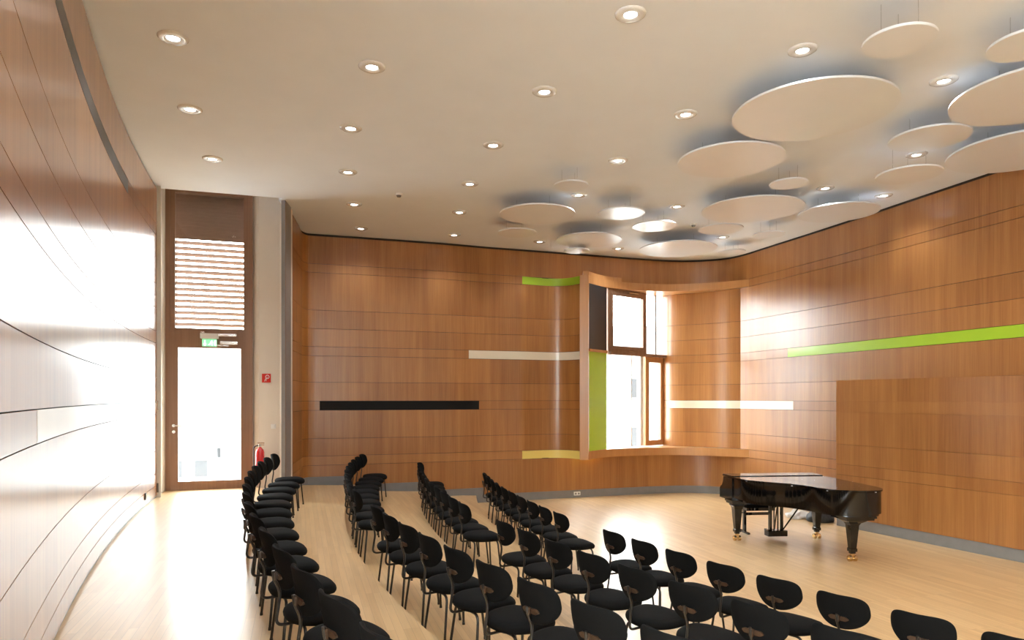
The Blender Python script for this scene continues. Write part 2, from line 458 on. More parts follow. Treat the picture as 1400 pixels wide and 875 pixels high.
bm = bmesh.new(); box(bm, (a1 + a2) / 2, .0, (zt + zh) / 2, a2 - a1 - .04, .02, zh - zt, M=Mw); link('pane', bm, GLASS, win)
bm = bmesh.new(); box(bm, (wx(895.5)), .0, (zt + zh) / 2, .05, .06, zh - zt, M=Mw); uvbox(link('glazing_bar', bm, GREY, win))
bm = bmesh.new(); box(bm, WL / 2, -.08, zt - .03, WL, .16, .07, M=Mw); uvbox(link('transom_rail', bm, FRAMEM, win))
b1 = wx(876)
bm = bmesh.new(); box(bm, b1 / 2 - .02, .0, (zs + zt) / 2, b1 - .04, .02, zt - zs - .06, M=Mw); link('pane', bm, GLASS, win)
bm = bmesh.new()
box(bm, wx(864), .04, (zs + zt) / 2, .035, .05, zt - zs - .06, M=Mw)
box(bm, (wx(871) + wx(881)) / 2, .02, (zs + zt) / 2, .12, .12, zt - zs - .06, M=Mw)
link('white_mullion', bm, WHITEP, win)
bm = bmesh.new(); frame(bm, wx(881), a2 + .02, zs + .01, zt - .06, .14, .09); uvbox(link('casement_frame', bm, WOODF, win))
bm = bmesh.new(); box(bm, (wx(881) + a2) / 2, .0, (zs + zt) / 2, a2 - wx(881) - .18, .02, zt - zs - .22, M=Mw); link('pane', bm, GLASS, win)
bm = bmesh.new(); box(bm, a1 * .62, -.07, zh - .06, .35, .06, .035, M=Mw, bev=.006); link('opener_arm', bm, CHROME, win)
bm = bmesh.new(); box(bm, a1 * .55, -.08, zt + .04, .16, .03, .02, M=Mw, bev=.004); link('sash_handle', bm, CHROME, win)

# ------------------------------------------------------------------ ceiling
left_in = [LEFT.at(u, -.12) for u in LEFT.us()]
Uo = [U.at(u, -.12) for u in U.us()]
poly = [(1.3, -3.9), (leftx(1.2) - .25, 1.15)] + [tuple(p) for p in left_in] + [(-5.86, 11.42), (-3.97, 12.02), (-4.06, 12.2)] + [tuple(p) for p in Uo]
poly += [(9.7, 3.2), (11.6, -3.9)]
bm = bmesh.new(); prism(bm, poly, CEIL, CEIL + .12); tag(link('ceiling', bm, CEILM), kind='structure')
# ------------------------------------------------------------------ floor and seating steps
bm = bmesh.new()
prism(bm, [(-6.6, -4.2), (13, -4.2), (13, 19.2), (-6.6, 19.2)], -.12, 0); tag(link('floor', bm, FLOOR), kind='structure')
def polar(r, th): return (CX - r * math.cos(math.radians(th)), CY - r * math.sin(math.radians(th)))
RE = [14.17, 15.38, 16.70, 17.93]
def oval(r, th, k=.0009): return r + k * (min(th, 45) - 17) ** 2
def tier(name, r0, r1, z, t0, t1, extra=None):
    bm = bmesh.new(); n = 90
    inner = [polar(oval(r0, t0 + (t1 - t0) * i / n), t0 + (t1 - t0) * i / n) for i in range(n + 1)]
    outer = extra if extra else [polar(oval(r1, t1 - (t1 - t0) * i / n), t1 - (t1 - t0) * i / n) for i in range(n + 1)]
    prism(bm, inner + outer, 0.0, z)
    o = link(name, bm, FLOOR, smooth=30); tag(o, kind='structure'); return o
tier('floor_step_1', RE[0], RE[1] + .02, ZD, -5.8, 78)
tier('floor_step_2', RE[1], RE[2] + .02, ZC, -2.7, 78)
tier('floor_step_3', RE[2], RE[3] + .02, ZB, -1.0, 74)
aL = [tuple(LEFT.at(u, -.05)) for u in LEFT.us()]
tier('floor_step_4', RE[3], 0, ZA, 6.6, 70, extra=[(5.0, -3.65), (1.45, -3.65)] + aL + [(-5.95, 11.5), (-6.3, 12.3), (-6.4, 13.3), (-4.38, 13.3)])

# ------------------------------------------------------------------ walls behind and beside the camera, with unseen windows added for neutral daylight
bm = bmesh.new()
def wallpiece(x0, x1, z0, z1, y=-3.6, t=.15): box(bm, (x0 + x1) / 2, y, (z0 + z1) / 2, x1 - x0, t, z1 - z0)
wallpiece(1.3, 11.7, 0, CEIL)
tag(link('wall_rear', bm, PLASTER), kind='structure')
# plain wall to the right of the camera and added window band to its left
R0, R1 = Vector((9.50, 3.22)), Vector((11.35, -3.6))
rd = (R1 - R0).normalized(); RL = (R1 - R0).length
Mr = Matrix(((rd.x, -rd.y, 0, R0.x), (rd.y, rd.x, 0, R0.y), (0, 0, 1, 0), (0, 0, 0, 1)))
bm = bmesh.new(); box(bm, RL / 2, .08, CEIL / 2, RL, .15, CEIL, M=Mr)
tag(link('wall_right_side', bm, PLASTER), kind='structure')
L0, L1 = Vector((1.52, -3.6)), Vector((leftx(1.2) - .03, 1.2))
ld = (L1 - L0).normalized(); LL = (L1 - L0).length
Ml = Matrix(((ld.x, -ld.y, 0, L0.x), (ld.y, ld.x, 0, L0.y), (0, 0, 1, 0), (0, 0, 0, 1)))
bm = bmesh.new(); zl, zu = 1.25, 5.7
for (x0, x1, z0, z1) in ((0, LL, 0, zl), (0, LL, zu, CEIL), (0, .2, zl, zu), (LL - .15, LL, zl, zu), (LL / 2 - .08, LL / 2 + .08, zl, zu)):
    box(bm, (x0 + x1) / 2, .08, (z0 + z1) / 2, x1 - x0, .15, z1 - z0, M=Ml)
tag(link('wall_left_side', bm, PLASTER), kind='structure')
for k, (x0, x1) in enumerate(((.2, LL / 2 - .08), (LL / 2 + .08, LL - .15))):
    bm = bmesh.new(); zm = (zl + zu) / 2; zh_ = zu - zl
    for (cx, cz, sx, sz) in ((x0 + .04, zm, .08, zh_), (x1 - .04, zm, .08, zh_), ((x0 + x1) / 2, zl + .04, x1 - x0, .08), ((x0 + x1) / 2, zu - .04, x1 - x0, .08)):
        box(bm, cx, .08, cz, sx, .1, sz, M=Ml)
    o = uvbox(link('window_%d' % (k + 2), bm, FRAMEM)); tag(o, kind='structure')  # unseen window, added to let neutral daylight onto the ceiling
    bm = bmesh.new(); box(bm, (x0 + x1) / 2, .08, zm, x1 - x0 - .1, .015, zh_ - .12, M=Ml); link('pane', bm, GLASS, o)

# ------------------------------------------------------------------ door niche
D0, D1 = Vector((-6.13, 12.24)), Vector((-4.76, 12.70))
dv = (D1 - D0).normalized(); dn = Vector((-dv.y, dv.x)); DL = (D1 - D0).length
Md = Matrix(((dv.x, dn.x, 0, D0.x), (dv.y, dn.y, 0, D0.y), (0, 0, 1, 0), (0, 0, 0, 1)))
TOP = EYE + 3.80
bm = bmesh.new()
prism(bm, [tuple(LEFT.at(LEFT.u[-1], -.02)), tuple(LEFT.at(LEFT.u[-1], -.3)), (-6.5, 12.2), (-6.13, 12.24), ], ZA, TOP)
tag(link('wall_door_left', bm, PLASTER), kind='structure')
bm = bmesh.new()
prism(bm, [(-4.76, 12.70), (-4.62, 12.62), (-4.24, 12.62), (-4.06, 12.5), (-4.1, 12.9), (-4.76, 12.95)], ZA, TOP + .1)
tag(link('wall_door_right', bm, PLASTER), kind='structure')
bm = bmesh.new()
prism(bm, [(-6.6, 11.35), (-3.9, 12.05), (-3.9, 13.2), (-6.6, 13.2)], TOP, TOP + .1)
tag(link('ceiling_niche', bm, CEILM), kind='structure')
bm = bmesh.new()
prism(bm, [(-6.5, 11.22), (-5.86, 11.42), (-3.97, 12.02), (-3.95, 12.14), (-5.9, 11.54), (-6.5, 11.35)], CEIL + .001, TOP + .1)
tag(link('trim_3', bm, CEILM), kind='structure')
bm = bmesh.new()   # dark edge board closing the veneered side wall
prism(bm, [(-4.085, 12.24), (-4.012, 12.22), (-4.012, 12.27), (-4.06, 12.7), (-4.12, 12.7)], ZB, CEIL - .002)
tag(link('trim_1', bm, GREY), kind='structure')
bm = bmesh.new(); prism(bm, [(-5.875, 11.40), (-5.80, 11.42), (-5.84, 11.50), (-5.93, 11.50)], ZA, CEIL)
tag(link('trim_2', bm, WHITEP), kind='structure')

def dframe(bm, x0, x1, z0, z1, w, t, y=0., wb=None):
    wb = wb or w
    box(bm, x0 + w / 2, y, (z0 + z1) / 2, w, t, z1 - z0, M=Md); box(bm, x1 - w / 2, y, (z0 + z1) / 2, w, t, z1 - z0, M=Md)
    box(bm, (x0 + x1) / 2, y, z0 + wb / 2, x1 - x0 - 2 * w, t, wb, M=Md); box(bm, (x0 + x1) / 2, y, z1 - w / 2, x1 - x0 - 2 * w, t, w, M=Md)
ZT = EYE + 1.10     # transom height
door = bpy.data.objects.new('door_1', None); C.objects.link(door); tag(door, kind='structure')
bm = bmesh.new(); dframe(bm, 0, DL, ZA, ZT, .07, .12); uvbox(link('door_frame', bm, FRAMEM, door))
bm = bmesh.new(); dframe(bm, .068, DL - .068, ZA + .015, ZT - .068, .135, .07, -.02, .14); uvbox(link('door_leaf', bm, FRAMEM, door))
bm = bmesh.new(); box(bm, DL / 2 - .02, 0, (ZA + ZT) / 2, DL - .4, .02, ZT - ZA - .3, M=Md); link('pane', bm, GLASS, door)
bm = bmesh.new()
zz = ZA + 1.15
cyl(bm, Md @ Vector((.135, -.055, zz)), Md @ Vector((.135, -.075, zz)), .028); cyl(bm, Md @ Vector((.135, -.07, zz)), Md @ Vector((.135, -.12, zz)), .011)
cyl(bm, Md @ Vector((.135, -.115, zz)), Md @ Vector((.27, -.115, zz)), .011)
cyl(bm, Md @ Vector((.135, -.055, zz - .11)), Md @ Vector((.135, -.068, zz - .11)), .028)
link('door_handle', bm, CHROME, door, smooth=40)
bm = bmesh.new(); box(bm, DL * .72, -.085, ZT - .11, .30, .06, .06, M=Md, bev=.008); box(bm, DL * .58, -.12, ZT - .16, .40, .02, .02, M=Md)
link('door_closer', bm, CHROME, door)
win = bpy.data.objects.new('window_5', None); C.objects.link(win); tag(win, kind='structure')
bm = bmesh.new(); dframe(bm, 0, DL, ZT, TOP, .075, .12); uvbox(link('transom_frame', bm, FRAMEM, win))
bm = bmesh.new(); dframe(bm, .07, DL - .07, ZT + .06, TOP - .06, .085, .06, -.02); uvbox(link('transom_sash', bm, FRAMEM, win))
bm = bmesh.new(); box(bm, DL / 2, 0, (ZT + TOP) / 2, DL - .26, .02, TOP - ZT - .25, M=Md); link('pane', bm, GLASS, win)
bm = bmesh.new(); box(bm, DL * .62, -.08, ZT + .03, .55, .05, .05, M=Md, bev=.006); box(bm, DL * .42, -.09, ZT + .045, .06, .06, .08, M=Md, bev=.006)
link('transom_opener', bm, CHROME, win)
# venetian blind outside the transom
blind = thing('venetian_blind', (0, 0, 0), 0, 'brown slatted blind in the tall transom window over the glazed door, closed at the top', 'blind')
bm = bmesh.new(); z = ZT + .12
while z < TOP - .15:
    closed = z > EYE + 2.83
    ang = math.radians(74 if closed else -34)
    T = Md @ Matrix.Translation((DL / 2, .13, z)) @ Matrix.Rotation(ang, 4, 'X')
    r = bmesh.ops.create_cube(bm, size=1, matrix=T @ Matrix.Diagonal((DL - .22, .085, .006 if closed else .012, 1)))
    z += .062 if closed else .105
link('slats', bm, SLAT, blind)
bm = bmesh.new()
for x in (.14, DL - .14): box(bm, x, .13, (ZT + TOP) / 2, .02, .03, TOP - ZT - .1, M=Md)
box(bm, DL / 2, .13, TOP - .09, DL - .2, .1, .08, M=Md)
link('side_guides', bm, SLAT, blind)

# exit sign
ex = thing('exit_sign', (0, 0, 0), 0, 'small white box with lit green escape route sign above the glazed door', 'sign')
bm = bmesh.new(); box(bm, DL * .5, -.13, ZT + .005, .30, .10, .09, M=Md, bev=.008); link('housing', bm, WHITEP, ex)
bm = bmesh.new(); box(bm, DL * .5, -.13, ZT - .115, .24, .012, .13, M=Md); link('sign_plate', bm, EXITM, ex)
bm = bmesh.new(); y = -.138; ox = DL * .5; oz = ZT - .115
def bar(x0, z0, x1, z1, w=.012):
    a = Vector((ox + x0, y, oz + z0)); b = Vector((ox + x1, y, oz + z1)); c = (a + b) / 2; L_ = (b - a).length
    ang = math.atan2(z1 - z0, x1 - x0)
    bmesh.ops.create_cube(bm, size=1, matrix=Md @ Matrix.Translation(c) @ Matrix.Rotation(-ang, 4, 'Y') @ Matrix.Diagonal((L_, .004, w, 1)))
bar(-.075, .04, -.075, -.05, .018); bar(-.075, -.05, -.098, -.02); bar(-.075, -.05, -.052, -.02)       # arrow down
bar(.035, .02, .025, -.01, .02); bar(.025, -.01, .05, -.03); bar(.05, -.03, .045, -.052); bar(.025, -.01, .0, -.03); bar(.0, -.03, -.02, -.035)
bar(.035, .018, .06, .0); bar(.035, .018, .01, .01); bar(.036, .035, .046, .035, .018)
bar(.085, .045, .085, -.05, .01); bar(.105, .045, .105, -.05, .01)
link('pictogram', bm, EXITW, ex)

# fire hose sign, extinguisher, switch on the pale wall beside the door
WB = Vector((-4.24, 12.62))
def onwall(px, rel): # point on the pale wall face
    s = slopex(px); Y = 12.60; return Vector((s * Y, Y - .012, EYE + rel))
p = onwall(364.5, .36)
sg = thing('fire_sign', tuple(p), 0, 'small square red fire sign with white hose symbol on the pale wall by the door', 'sign')
bm = bmesh.new(); box(bm, 0, 0, 0, .16, .006, .16); link('sign_plate', bm, SIGNRED, sg)
bm = bmesh.new()
pts = [(.02 + .032 * math.cos(t), -.005, .022 + .032 * math.sin(t)) for t in [math.radians(-120 + 30 * i) for i in range(12)]]
sweep(bm, pts, .006, 6); sweep(bm, [(-.005, -.005, .0), (-.02, -.005, -.03), (-.03, -.005, -.06)], .006, 6)
sweep(bm, [(.02, -.005, .022), (.0, -.005, -.02), (.0, -.005, -.055)], .005, 6)
bar2 = [( -.055, .05, .03, .012)]
link('hose_symbol', bm, WHITEP, sg, smooth=60)
p = onwall(374, -.52)
lw = thing('light_switch', tuple(p), 0, 'pale light switch plate on the wall right of the door', 'switch')
bm = bmesh.new(); box(bm, 0, 0, 0, .085, .012, .085, bev=.004); link('plate', bm, WHITEP, lw)
bm = bmesh.new(); box(bm, 0, -.009, 0, .055, .008, .055, bev=.003); link('rocker', bm, WHITEP, lw)
# fire extinguisher hanging in front of the frame
fe = thing('fire_extinguisher', (-4.53, 12.42, ZA + .30), 0, 'red fire extinguisher hanging on the wall beside the glazed door', 'fire extinguisher')
bm = bmesh.new()
prof = [(0, 0), (.07, 0), (.078, .02), (.078, .36), (.065, .41), (.035, .44), (.022, .46)]
n = 24; rings = []
for r_, z_ in prof[1:]: rings.append([bm.verts.new((r_ * math.cos(2 * PI * i / n), r_ * math.sin(2 * PI * i / n), z_)) for i in range(n)])
for a, b in zip(rings, rings[1:]):
    for i in range(n): bm.faces.new((a[i], a[(i + 1) % n], b[(i + 1) % n], b[i]))
bm.faces.new(rings[0][::-1]); bm.faces.new(rings[-1])
link('cylinder_body', bm, RED, fe, smooth=40)
bm = bmesh.new(); cyl(bm, (0, 0, .46), (0, 0, .51), .022); box(bm, .02, 0, .53, .12, .02, .015); box(bm, .03, 0, .50, .09, .02, .012)
link('valve', bm, CHROME, fe, smooth=40)
bm = bmesh.new(); sweep(bm, fillet([(-.02, 0, .49), (-.11, 0, .47), (-.115, 0, .2), (-.105, 0, .08)], .06), .011)
link('hose', bm, TUBE, fe, smooth=50)
bm = bmesh.new(); box(bm, 0, .1, .3, .06, .06, .1); link('wall_bracket', bm, CHROME, fe)
# door magnet, hinge plates and the little socket on the left wall
pe = LEFT.at(LEFT.u[-1] - .02, .012)
for z_, l_ in ((EYE - .12, 'small steel plate on the left wall edge level with the door handle'), (ZA + .16, 'small dark steel plate low on the left wall edge beside the door')):
    bm = bmesh.new(); box(bm, 0, 0, 0, .03, .07, .15, rz=math.atan2(.36, 1), bev=.004)
    o = link('strike_plate', bm, CHROME if z_ > 1 else DGREY); o.location = (pe.x, pe.y, z_); tag(o, l_, 'door hardware', 'steel plates on the wall edge by the door')
ps = LEFT.at(uL(198), .01)
wv = thing('wall_socket', (ps.x, ps.y, EYE - 1.48), 0, 'small dark socket low on the curved left wall', 'socket')
bm = bmesh.new(); box(bm, 0, 0, 0, .02, .07, .1, rz=.37, bev=.003); link('cover', bm, DGREY, wv)
bm = bmesh.new(); box(bm, .01, -.004, 0, .012, .04, .06, rz=.37, bev=.003); link('insert', bm, CHROME, wv)
# double socket in the back baseboard
q = U.at(ux(789), .0); q2 = U.at(ux(789), 1.)
ang = math.atan2((q2 - q).x, -(q2 - q).y)
so = thing('double_socket', (q.x, q.y, .10), ang, 'white double power socket set in the grey baseboard of the back wall', 'socket')
bm = bmesh.new(); box(bm, 0, 0, 0, .17, .02, .09, bev=.005); link('cover', bm, WHITEP, so)
for sx in (-.04, .04):
    bm = bmesh.new(); cyl(bm, (sx, -.009, 0), (sx, -.013, 0), .024, n=20); link('outlet', bm, GREY, so, smooth=40)

# ------------------------------------------------------------------ ceiling discs
discs = [ # x, y on the ceiling plane, radius, label
 (1112, 154, 105.5, .25, 'largest white ceiling disc, hanging alone in the middle of the right half'),
 (999, 220.5, 70.5, .25, 'large white ceiling disc just in front of the largest one, toward the window'),
 (1028, 287.5, 67, .25, 'large white ceiling disc above the window niche, left of its overlapping twin'),
 (1146, 291.5, 51.5, .25, 'white ceiling disc whose rim meets the top of the right wall'),
 (734.5, 293.5, 51.5, .25, 'leftmost of the large white ceiling discs, in front of the back wall'),
 (805, 329, 44.5, .25, 'white ceiling disc near the back wall above the green strip'),
 (788.5, 343.5, 17.5, .33, 'smallest white ceiling disc, tucked against the back wall'),
 (849, 292.5, 32, .25, 'small bright white ceiling disc shining with window light, nearer the camera of two'),
 (895, 309.8, 30, .25, 'small bright white ceiling disc shining with window light, nearer the back wall of two'),
 (927, 341, 52, .25, 'wide white ceiling disc hanging over the window surround header'),
 (781, 254.5, 23.5, .25, 'small grey white ceiling disc beside a downlight, left of centre'),
 (707, 319, 26.5, .25, 'small grey white ceiling disc closest to the back wall on the left'),
 (1078, 252, 25, .25, 'small white ceiling disc between the big disc and the overlapping pair'),
 (1271, 190, 50, .25, 'medium white ceiling disc with a downlight at its near edge, far right group'),
 (1242, 240, 41, .45, 'medium white ceiling disc near the right wall behind the far right group'),
 (1229, 58, 46, .33, 'medium white ceiling disc nearest the top edge, before the far right group'),
 (1424, 130, 108, .25, 'large white ceiling disc cut by the right edge, upper one of two'),
 (1399, 208, 91, .25, 'large white ceiling disc cut by the right edge, next to the wall'),
 (1408, 62, 50, .25, 'white ceiling disc just entering at the top right corner'),
 (985, 314, 30, .25, 'faint white ceiling disc half hidden behind the overlapping pair'),
 (1051, 321.5, 21, .25, 'small faint white ceiling disc close to the corner of the right wall'),
 (1001, 345, 18, .2, 'small faint white ceiling disc touching the curved corner over the window'),
]
for px, py, rp, dr, lab in discs:
    h = 3.5 - dr; k = h / (544 - py); x, y, r = round((px - 700) * k, 2), round(945 * k, 2), round(rp * k, 3)
    o = thing('ceiling_disc', (x, y, EYE + h), 0, lab, 'ceiling disc', 'round white discs hung below the ceiling')
    bm = bmesh.new(); T = Matrix.Translation((0, 0, .012))
    rr = bmesh.ops.create_cone(bm, cap_ends=True, segments=96, radius1=r, radius2=r, depth=.024, matrix=T)
    bmesh.ops.bevel(bm, geom=[e for e in bm.edges if abs(e.verts[0].co.z - e.verts[1].co.z) < 1e-5], offset=.004, segments=2, affect='EDGES')
    link('disc_panel', bm, DISCM, o, smooth=40)
    for j in range(3):
        a = 2 * PI * j / 3 + 1.1; bm = bmesh.new()
        cyl(bm, (r * .55 * math.cos(a), r * .55 * math.sin(a), .02), (r * .55 * math.cos(a), r * .55 * math.sin(a), dr), .003, n=6)
        link('suspension_wire', bm, CHROME, o)

# ------------------------------------------------------------------ downlights
E_SPOT = 78
lights = [ # sight-lines to the lamps seen, one curved line of lamps after the other
 ('leftmost line of lamps', [(237, 51), (260, 149), (291, 217)]),
 ('second line of lamps from the left', [(508, 91), (480, 175), (476, 235), (484, 279), (493, 312)]),
 ('middle line of lamps', [(862, 19), (744, 125), (674, 198), (642, 251), (628, 290), (621, 321)]),
 ('line of lamps left of the big disc', [(1097, 68), (937, 156), (845, 219), (791, 266), (738, 330)]),
 ('line of lamps among the ceiling discs', [(1290, 110), (1128, 257), (925, 282), (988, 324), (845, 339.5)]),
 ('short line of lamps near the right wall', [(1253, 211), (1208, 267)])]
words = ['first', 'second', 'third', 'fourth', 'fifth', 'sixth']
lamps = []
for ln, ps in lights:
    for i, (px, py) in enumerate(ps):
        k = 3.5 / (544 - py); lamps.append((round((px - 700) * k, 2), round(945 * k, 2), 'recessed downlight, %s from the near end, %s' % (words[i], ln)))
unseen = [(-2.6, 3.6), (-.9, 1.9), (1.3, 1.2), (3.6, 1.9), (4.6, 4.2), (6.6, 3.2), (6.6, 6.4), (8.2, 5.0), (7.35, 9.0), (7.9, 7.0), (4.2, -.6), (6.6, .4), (8.9, 1.2), (2.6, -1.8), (7.2, -2.0)]
LD = bpy.data.lights.new('spot', 'SPOT'); LD.energy = E_SPOT; LD.spot_size = math.radians(125); LD.spot_blend = .8
LD.shadow_soft_size = .06; LD.color = (.87, .94, 1)
def ring_mesh():
    bm = bmesh.new(); n = 40; prof = [(.062, -.012), (.075, -.022), (.125, -.018), (.14, -.008), (.142, .0)]
    rings = [[bm.verts.new((r_ * math.cos(2 * PI * i / n), r_ * math.sin(2 * PI * i / n), z_)) for i in range(n)] for r_, z_ in prof]
    for a, b in zip(rings, rings[1:]):
        for i in range(n): bm.faces.new((a[i], a[(i + 1) % n], b[(i + 1) % n], b[i]))
    return bm
RO = link('trim_ring', ring_mesh(), RINGM, smooth=60)
bm = bmesh.new(); cyl(bm, (0, 0, -.006), (0, 0, -.002), .062, n=32); LO = link('lamp_lens', bm, LAMP, smooth=40)
first = True
for x, y, lab in lamps + [(x, y, None) for x, y in unseen]:
    if lab is None: lab = 'recessed downlight in the ceiling outside the picture'
    t = thing('downlight', (x, y, CEIL), 0, lab, 'downlight', 'recessed ceiling downlights')
    a, b = (RO, LO) if first else (RO.copy(), LO.copy())
    if not first: C.objects.link(a); C.objects.link(b)
    first = False
    a.parent = t; b.parent = t
    l = bpy.data.objects.new('lamp', LD); C.objects.link(l); l.parent = t; l.location = (0, 0, -.08)

# smoke detectors
for px, py, lab in ((545, 265, 'small round smoke detector on the ceiling left of the discs'), (948, 306, 'small smoke detector on the ceiling among the discs')):
    k = 3.5 / (544 - py); t = thing('smoke_detector', (round((px - 700) * k, 2), round(945 * k, 2), CEIL), 0, lab, 'smoke detector')
    bm = bmesh.new(); cyl(bm, (0, 0, -.03), (0, 0, 0), .055, .07, 24); link('base', bm, WHITEP, t, smooth=40)
    bm = bmesh.new(); cyl(bm, (0, 0, -.06), (0, 0, -.03), .03, .045, 24); link('sensor_head', bm, GREY, t, smooth=40)

# ------------------------------------------------------------------ chairs (front = +Y in the chair's own frame)
def superpt(a, rx, ry, e): 
    c, s = math.cos(a), math.sin(a)
    return (rx * math.copysign(abs(c) ** (2 / e), c), ry * math.copysign(abs(s) ** (2 / e), s))
def seat_bm():
    bm = bmesh.new(); n = 48; rings = []
    for sc, z in ((.55, .402), (.86, .405), (.95, .417), (.99, .434), (1.0, .450), (.98, .466), (.92, .479), (.75, .488), (.4, .490)):
        ring = []
        for i in range(n):
            a = 2 * PI * i / n; x, y = superpt(a, .242, .24, 2.35)
            x *= (1 + .08 * (y / .24))                        # wider towards the front
            zz = z - (max(0, y * sc - .07) ** 2) * 1.1
            ring.append(bm.verts.new((x * sc, y * sc, zz)))
        rings.append(ring)
    for a, b in zip(rings, rings[1:]):
        for i in range(n): bm.faces.new((a[i], a[(i + 1) % n], b[(i + 1) % n], b[i]))
    bm.faces.new(rings[0][::-1]); bm.faces.new(rings[-1]); return bm
BZ = .76
def back_bm():
    bm = bmesh.new(); n = 64; rings = []
    def shape(i, sc, dy):
        a = 2 * PI * i / n; x, z = superpt(a, .214, .145, 3.1 if math.sin(a) > 0 else 2.05)
        if z > 0: z = z * (.90 + .13 * (x / .214) ** 2)        # top edge dips gently in the middle
        else: x *= 1 - .06 * (-z / .145)
        x *= sc; z *= sc
        y = -.275 + 1.55 * x * x - .18 * z + dy
        return (x, y, BZ + z)
    for sc, dy in ((.5, -.014), (.9, -.013), (.98, -.008), (1, 0), (.97, .010), (.88, .016), (.45, .018)):
        rings.append([bm.verts.new(shape(i, sc, dy)) for i in range(n)])
    for a, b in zip(rings, rings[1:]):
        for i in range(n): bm.faces.new((a[i], a[(i + 1) % n], b[(i + 1) % n], b[i]))
    bm.faces.new(rings[0][::-1]); bm.faces.new(rings[-1]); return bm
def bracket_bm():
    bm = bmesh.new()
    P = [(-.078, -.005), (-.058, -.016), (.058, -.016), (.078, -.005), (.078, .005), (.058, .016), (-.058, .016), (-.078, .005)]
    y0 = -.275 + .18 * .05
    a = [bm.verts.new((x, y0 - .026 + 1.5 * x * x, BZ - .055 + z)) for x, z in P]
    b = [bm.verts.new((x, y0 - .010 + 1.5 * x * x, BZ - .055 + z)) for x, z in P]
    for i in range(8): bm.faces.new((a[i], a[(i + 1) % 8], b[(i + 1) % 8], b[i]))
    bm.faces.new(a[::-1]); bm.faces.new(b)
    box(bm, 0, y0 - .03, BZ - .055, .03, .016, .05, bev=.004)
    return bm
def post_bm():
    bm = bmesh.new()
    sweep(bm, fillet([(0, -.308, BZ - .02), (0, -.302, BZ - .07), (0, -.262, .60), (0, -.295, .388), (0, .02, .394)], .055, 6), .0105, 10); return bm
def leg_bm(sx, sy):
    bm = bmesh.new(); y0 = .155 if sy > 0 else -.145; y1 = .185 if sy > 0 else -.185
    sweep(bm, fillet([(0, y0, .394), (sx * .175, y0, .394), (sx * .215, y1, .012)], .06, 6), .0108, 10)
    cyl(bm, (sx * .2145, y1, 0), (sx * .2135, y1 * .997, .022), .0135, .0125, 12); return bm
def make_chair(loc, rz, label, group):
    t = thing('padded_chair', loc, rz, label, 'chair', group)
    link('seat', seat_bm(), FABRIC, t, smooth=50); link('backrest', back_bm(), FABRIC, t, smooth=50)
    link('back_bracket', bracket_bm(), BRACK, t, smooth=30)['label'] = 'brown bracket'
    link('back_post', post_bm(), TUBE, t, smooth=50)
    for sx in (-1, 1):
        for sy in (-1, 1): link('leg', leg_bm(sx, sy), TUBE, t, smooth=50)
    return t
def copy_tree(o):
    c = o.copy(); C.objects.link(c)
    for ch in o.children:
        k = ch.copy(); C.objects.link(k); k.parent = c
    return c
nth = ['first', 'second', 'third', 'fourth', 'fifth', 'sixth', 'seventh', 'eighth', 'ninth', 'tenth', 'eleventh', 'twelfth', 'thirteenth', 'fourteenth', 'fifteenth', 'sixteenth', 'seventeenth']
rowsdef = [
 ('rear row', ZB, 17.90, [[8.3, 10.6, 12.8, 15.1, 17.3, 19.6, 21.9, 24.1, 26.4, 28.6, 30.8, 32.9, 34.8, 36.7, 38.6]]),
 ('second row', ZC, 16.65, [[1.1 + 2.09 * i for i in range(10)], [24.6 + 1.92 * i for i in range(9)]]),
 ('third row', ZD, 15.34, [[.2 + 2.05 * i for i in range(11)], [25.9 + 2.14 * i for i in range(8)]]),
 ('front row', 0., 14.02, [[.9 + 2.22 * i for i in range(10)], [26.5 + 2.37 * i for i in range(8)]]),
]
proto = None
for rname, z, rb, secs in rowsdef:
    for si, sec in enumerate(secs):
        for i, th in enumerate(sec):
            r = oval(rb, th, (.0010 if z < .3 else .0004) if th < 17 else (.0008 if rname == 'rear row' else .0005)) - .235
            x, y = polar(r, th); rz = math.radians(90 - th) - PI / 2   # faces the centre of the circle
            fx, fy = math.cos(math.radians(th)), math.sin(math.radians(th))
            rz = math.atan2(-fx, fy) + random.uniform(-.04, .04)
            if len(secs) == 1: lab = 'black padded chair in the %s nearest the door, %s from the far wall' % (rname, nth[i])
            elif si == 0: lab = 'black padded chair, %s, far section, %s from the back wall' % (rname, nth[i])
            else: lab = 'black padded chair, %s, near section, %s from the aisle gap' % (rname, nth[i])
            if proto is None: proto = make_chair((x, y, z), rz, lab, 'black padded chairs in curved rows')
            else:
                c = copy_tree(proto); c.location = (x, y, z); c.rotation_euler = (0, 0, rz); c['label'] = lab

# ------------------------------------------------------------------ grand piano
# local frame: x along the keyboard (treble -> bass), y towards the tail; keyboard front at y = 0
ua = math.radians(5.6)
pu, pv = Vector((math.cos(ua), math.sin(ua))), Vector((math.sin(ua), -math.cos(ua)))
T0 = Vector((3.68, 12.22))
PM = Matrix(((pu.x, pv.x, 0, T0.x), (pu.y, pv.y, 0, T0.y), (0, 0, 1, 0), (0, 0, 0, 1)))
piano = thing('grand_piano', (T0.x, T0.y, 0), 0, 'polished black grand piano with closed lid on brass casters on the stage floor', 'piano')
PL = Matrix(((pu.x, pv.x, 0, 0), (pu.y, pv.y, 0, 0), (0, 0, 1, 0), (0, 0, 0, 1)))
bent = catmull([(.02, .55), (.03, .85), (.14, 1.10), (.34, 1.32), (.52, 1.52), (.64, 1.76), (.70, 2.02), (.80, 2.22), (1.0, 2.35), (1.24, 2.39), (1.45, 2.33), (1.57, 2.16), (1.60, 1.95)], .05)
rim = [(1.60, .0), (.02, .0)] + [tuple(p) for p in bent]
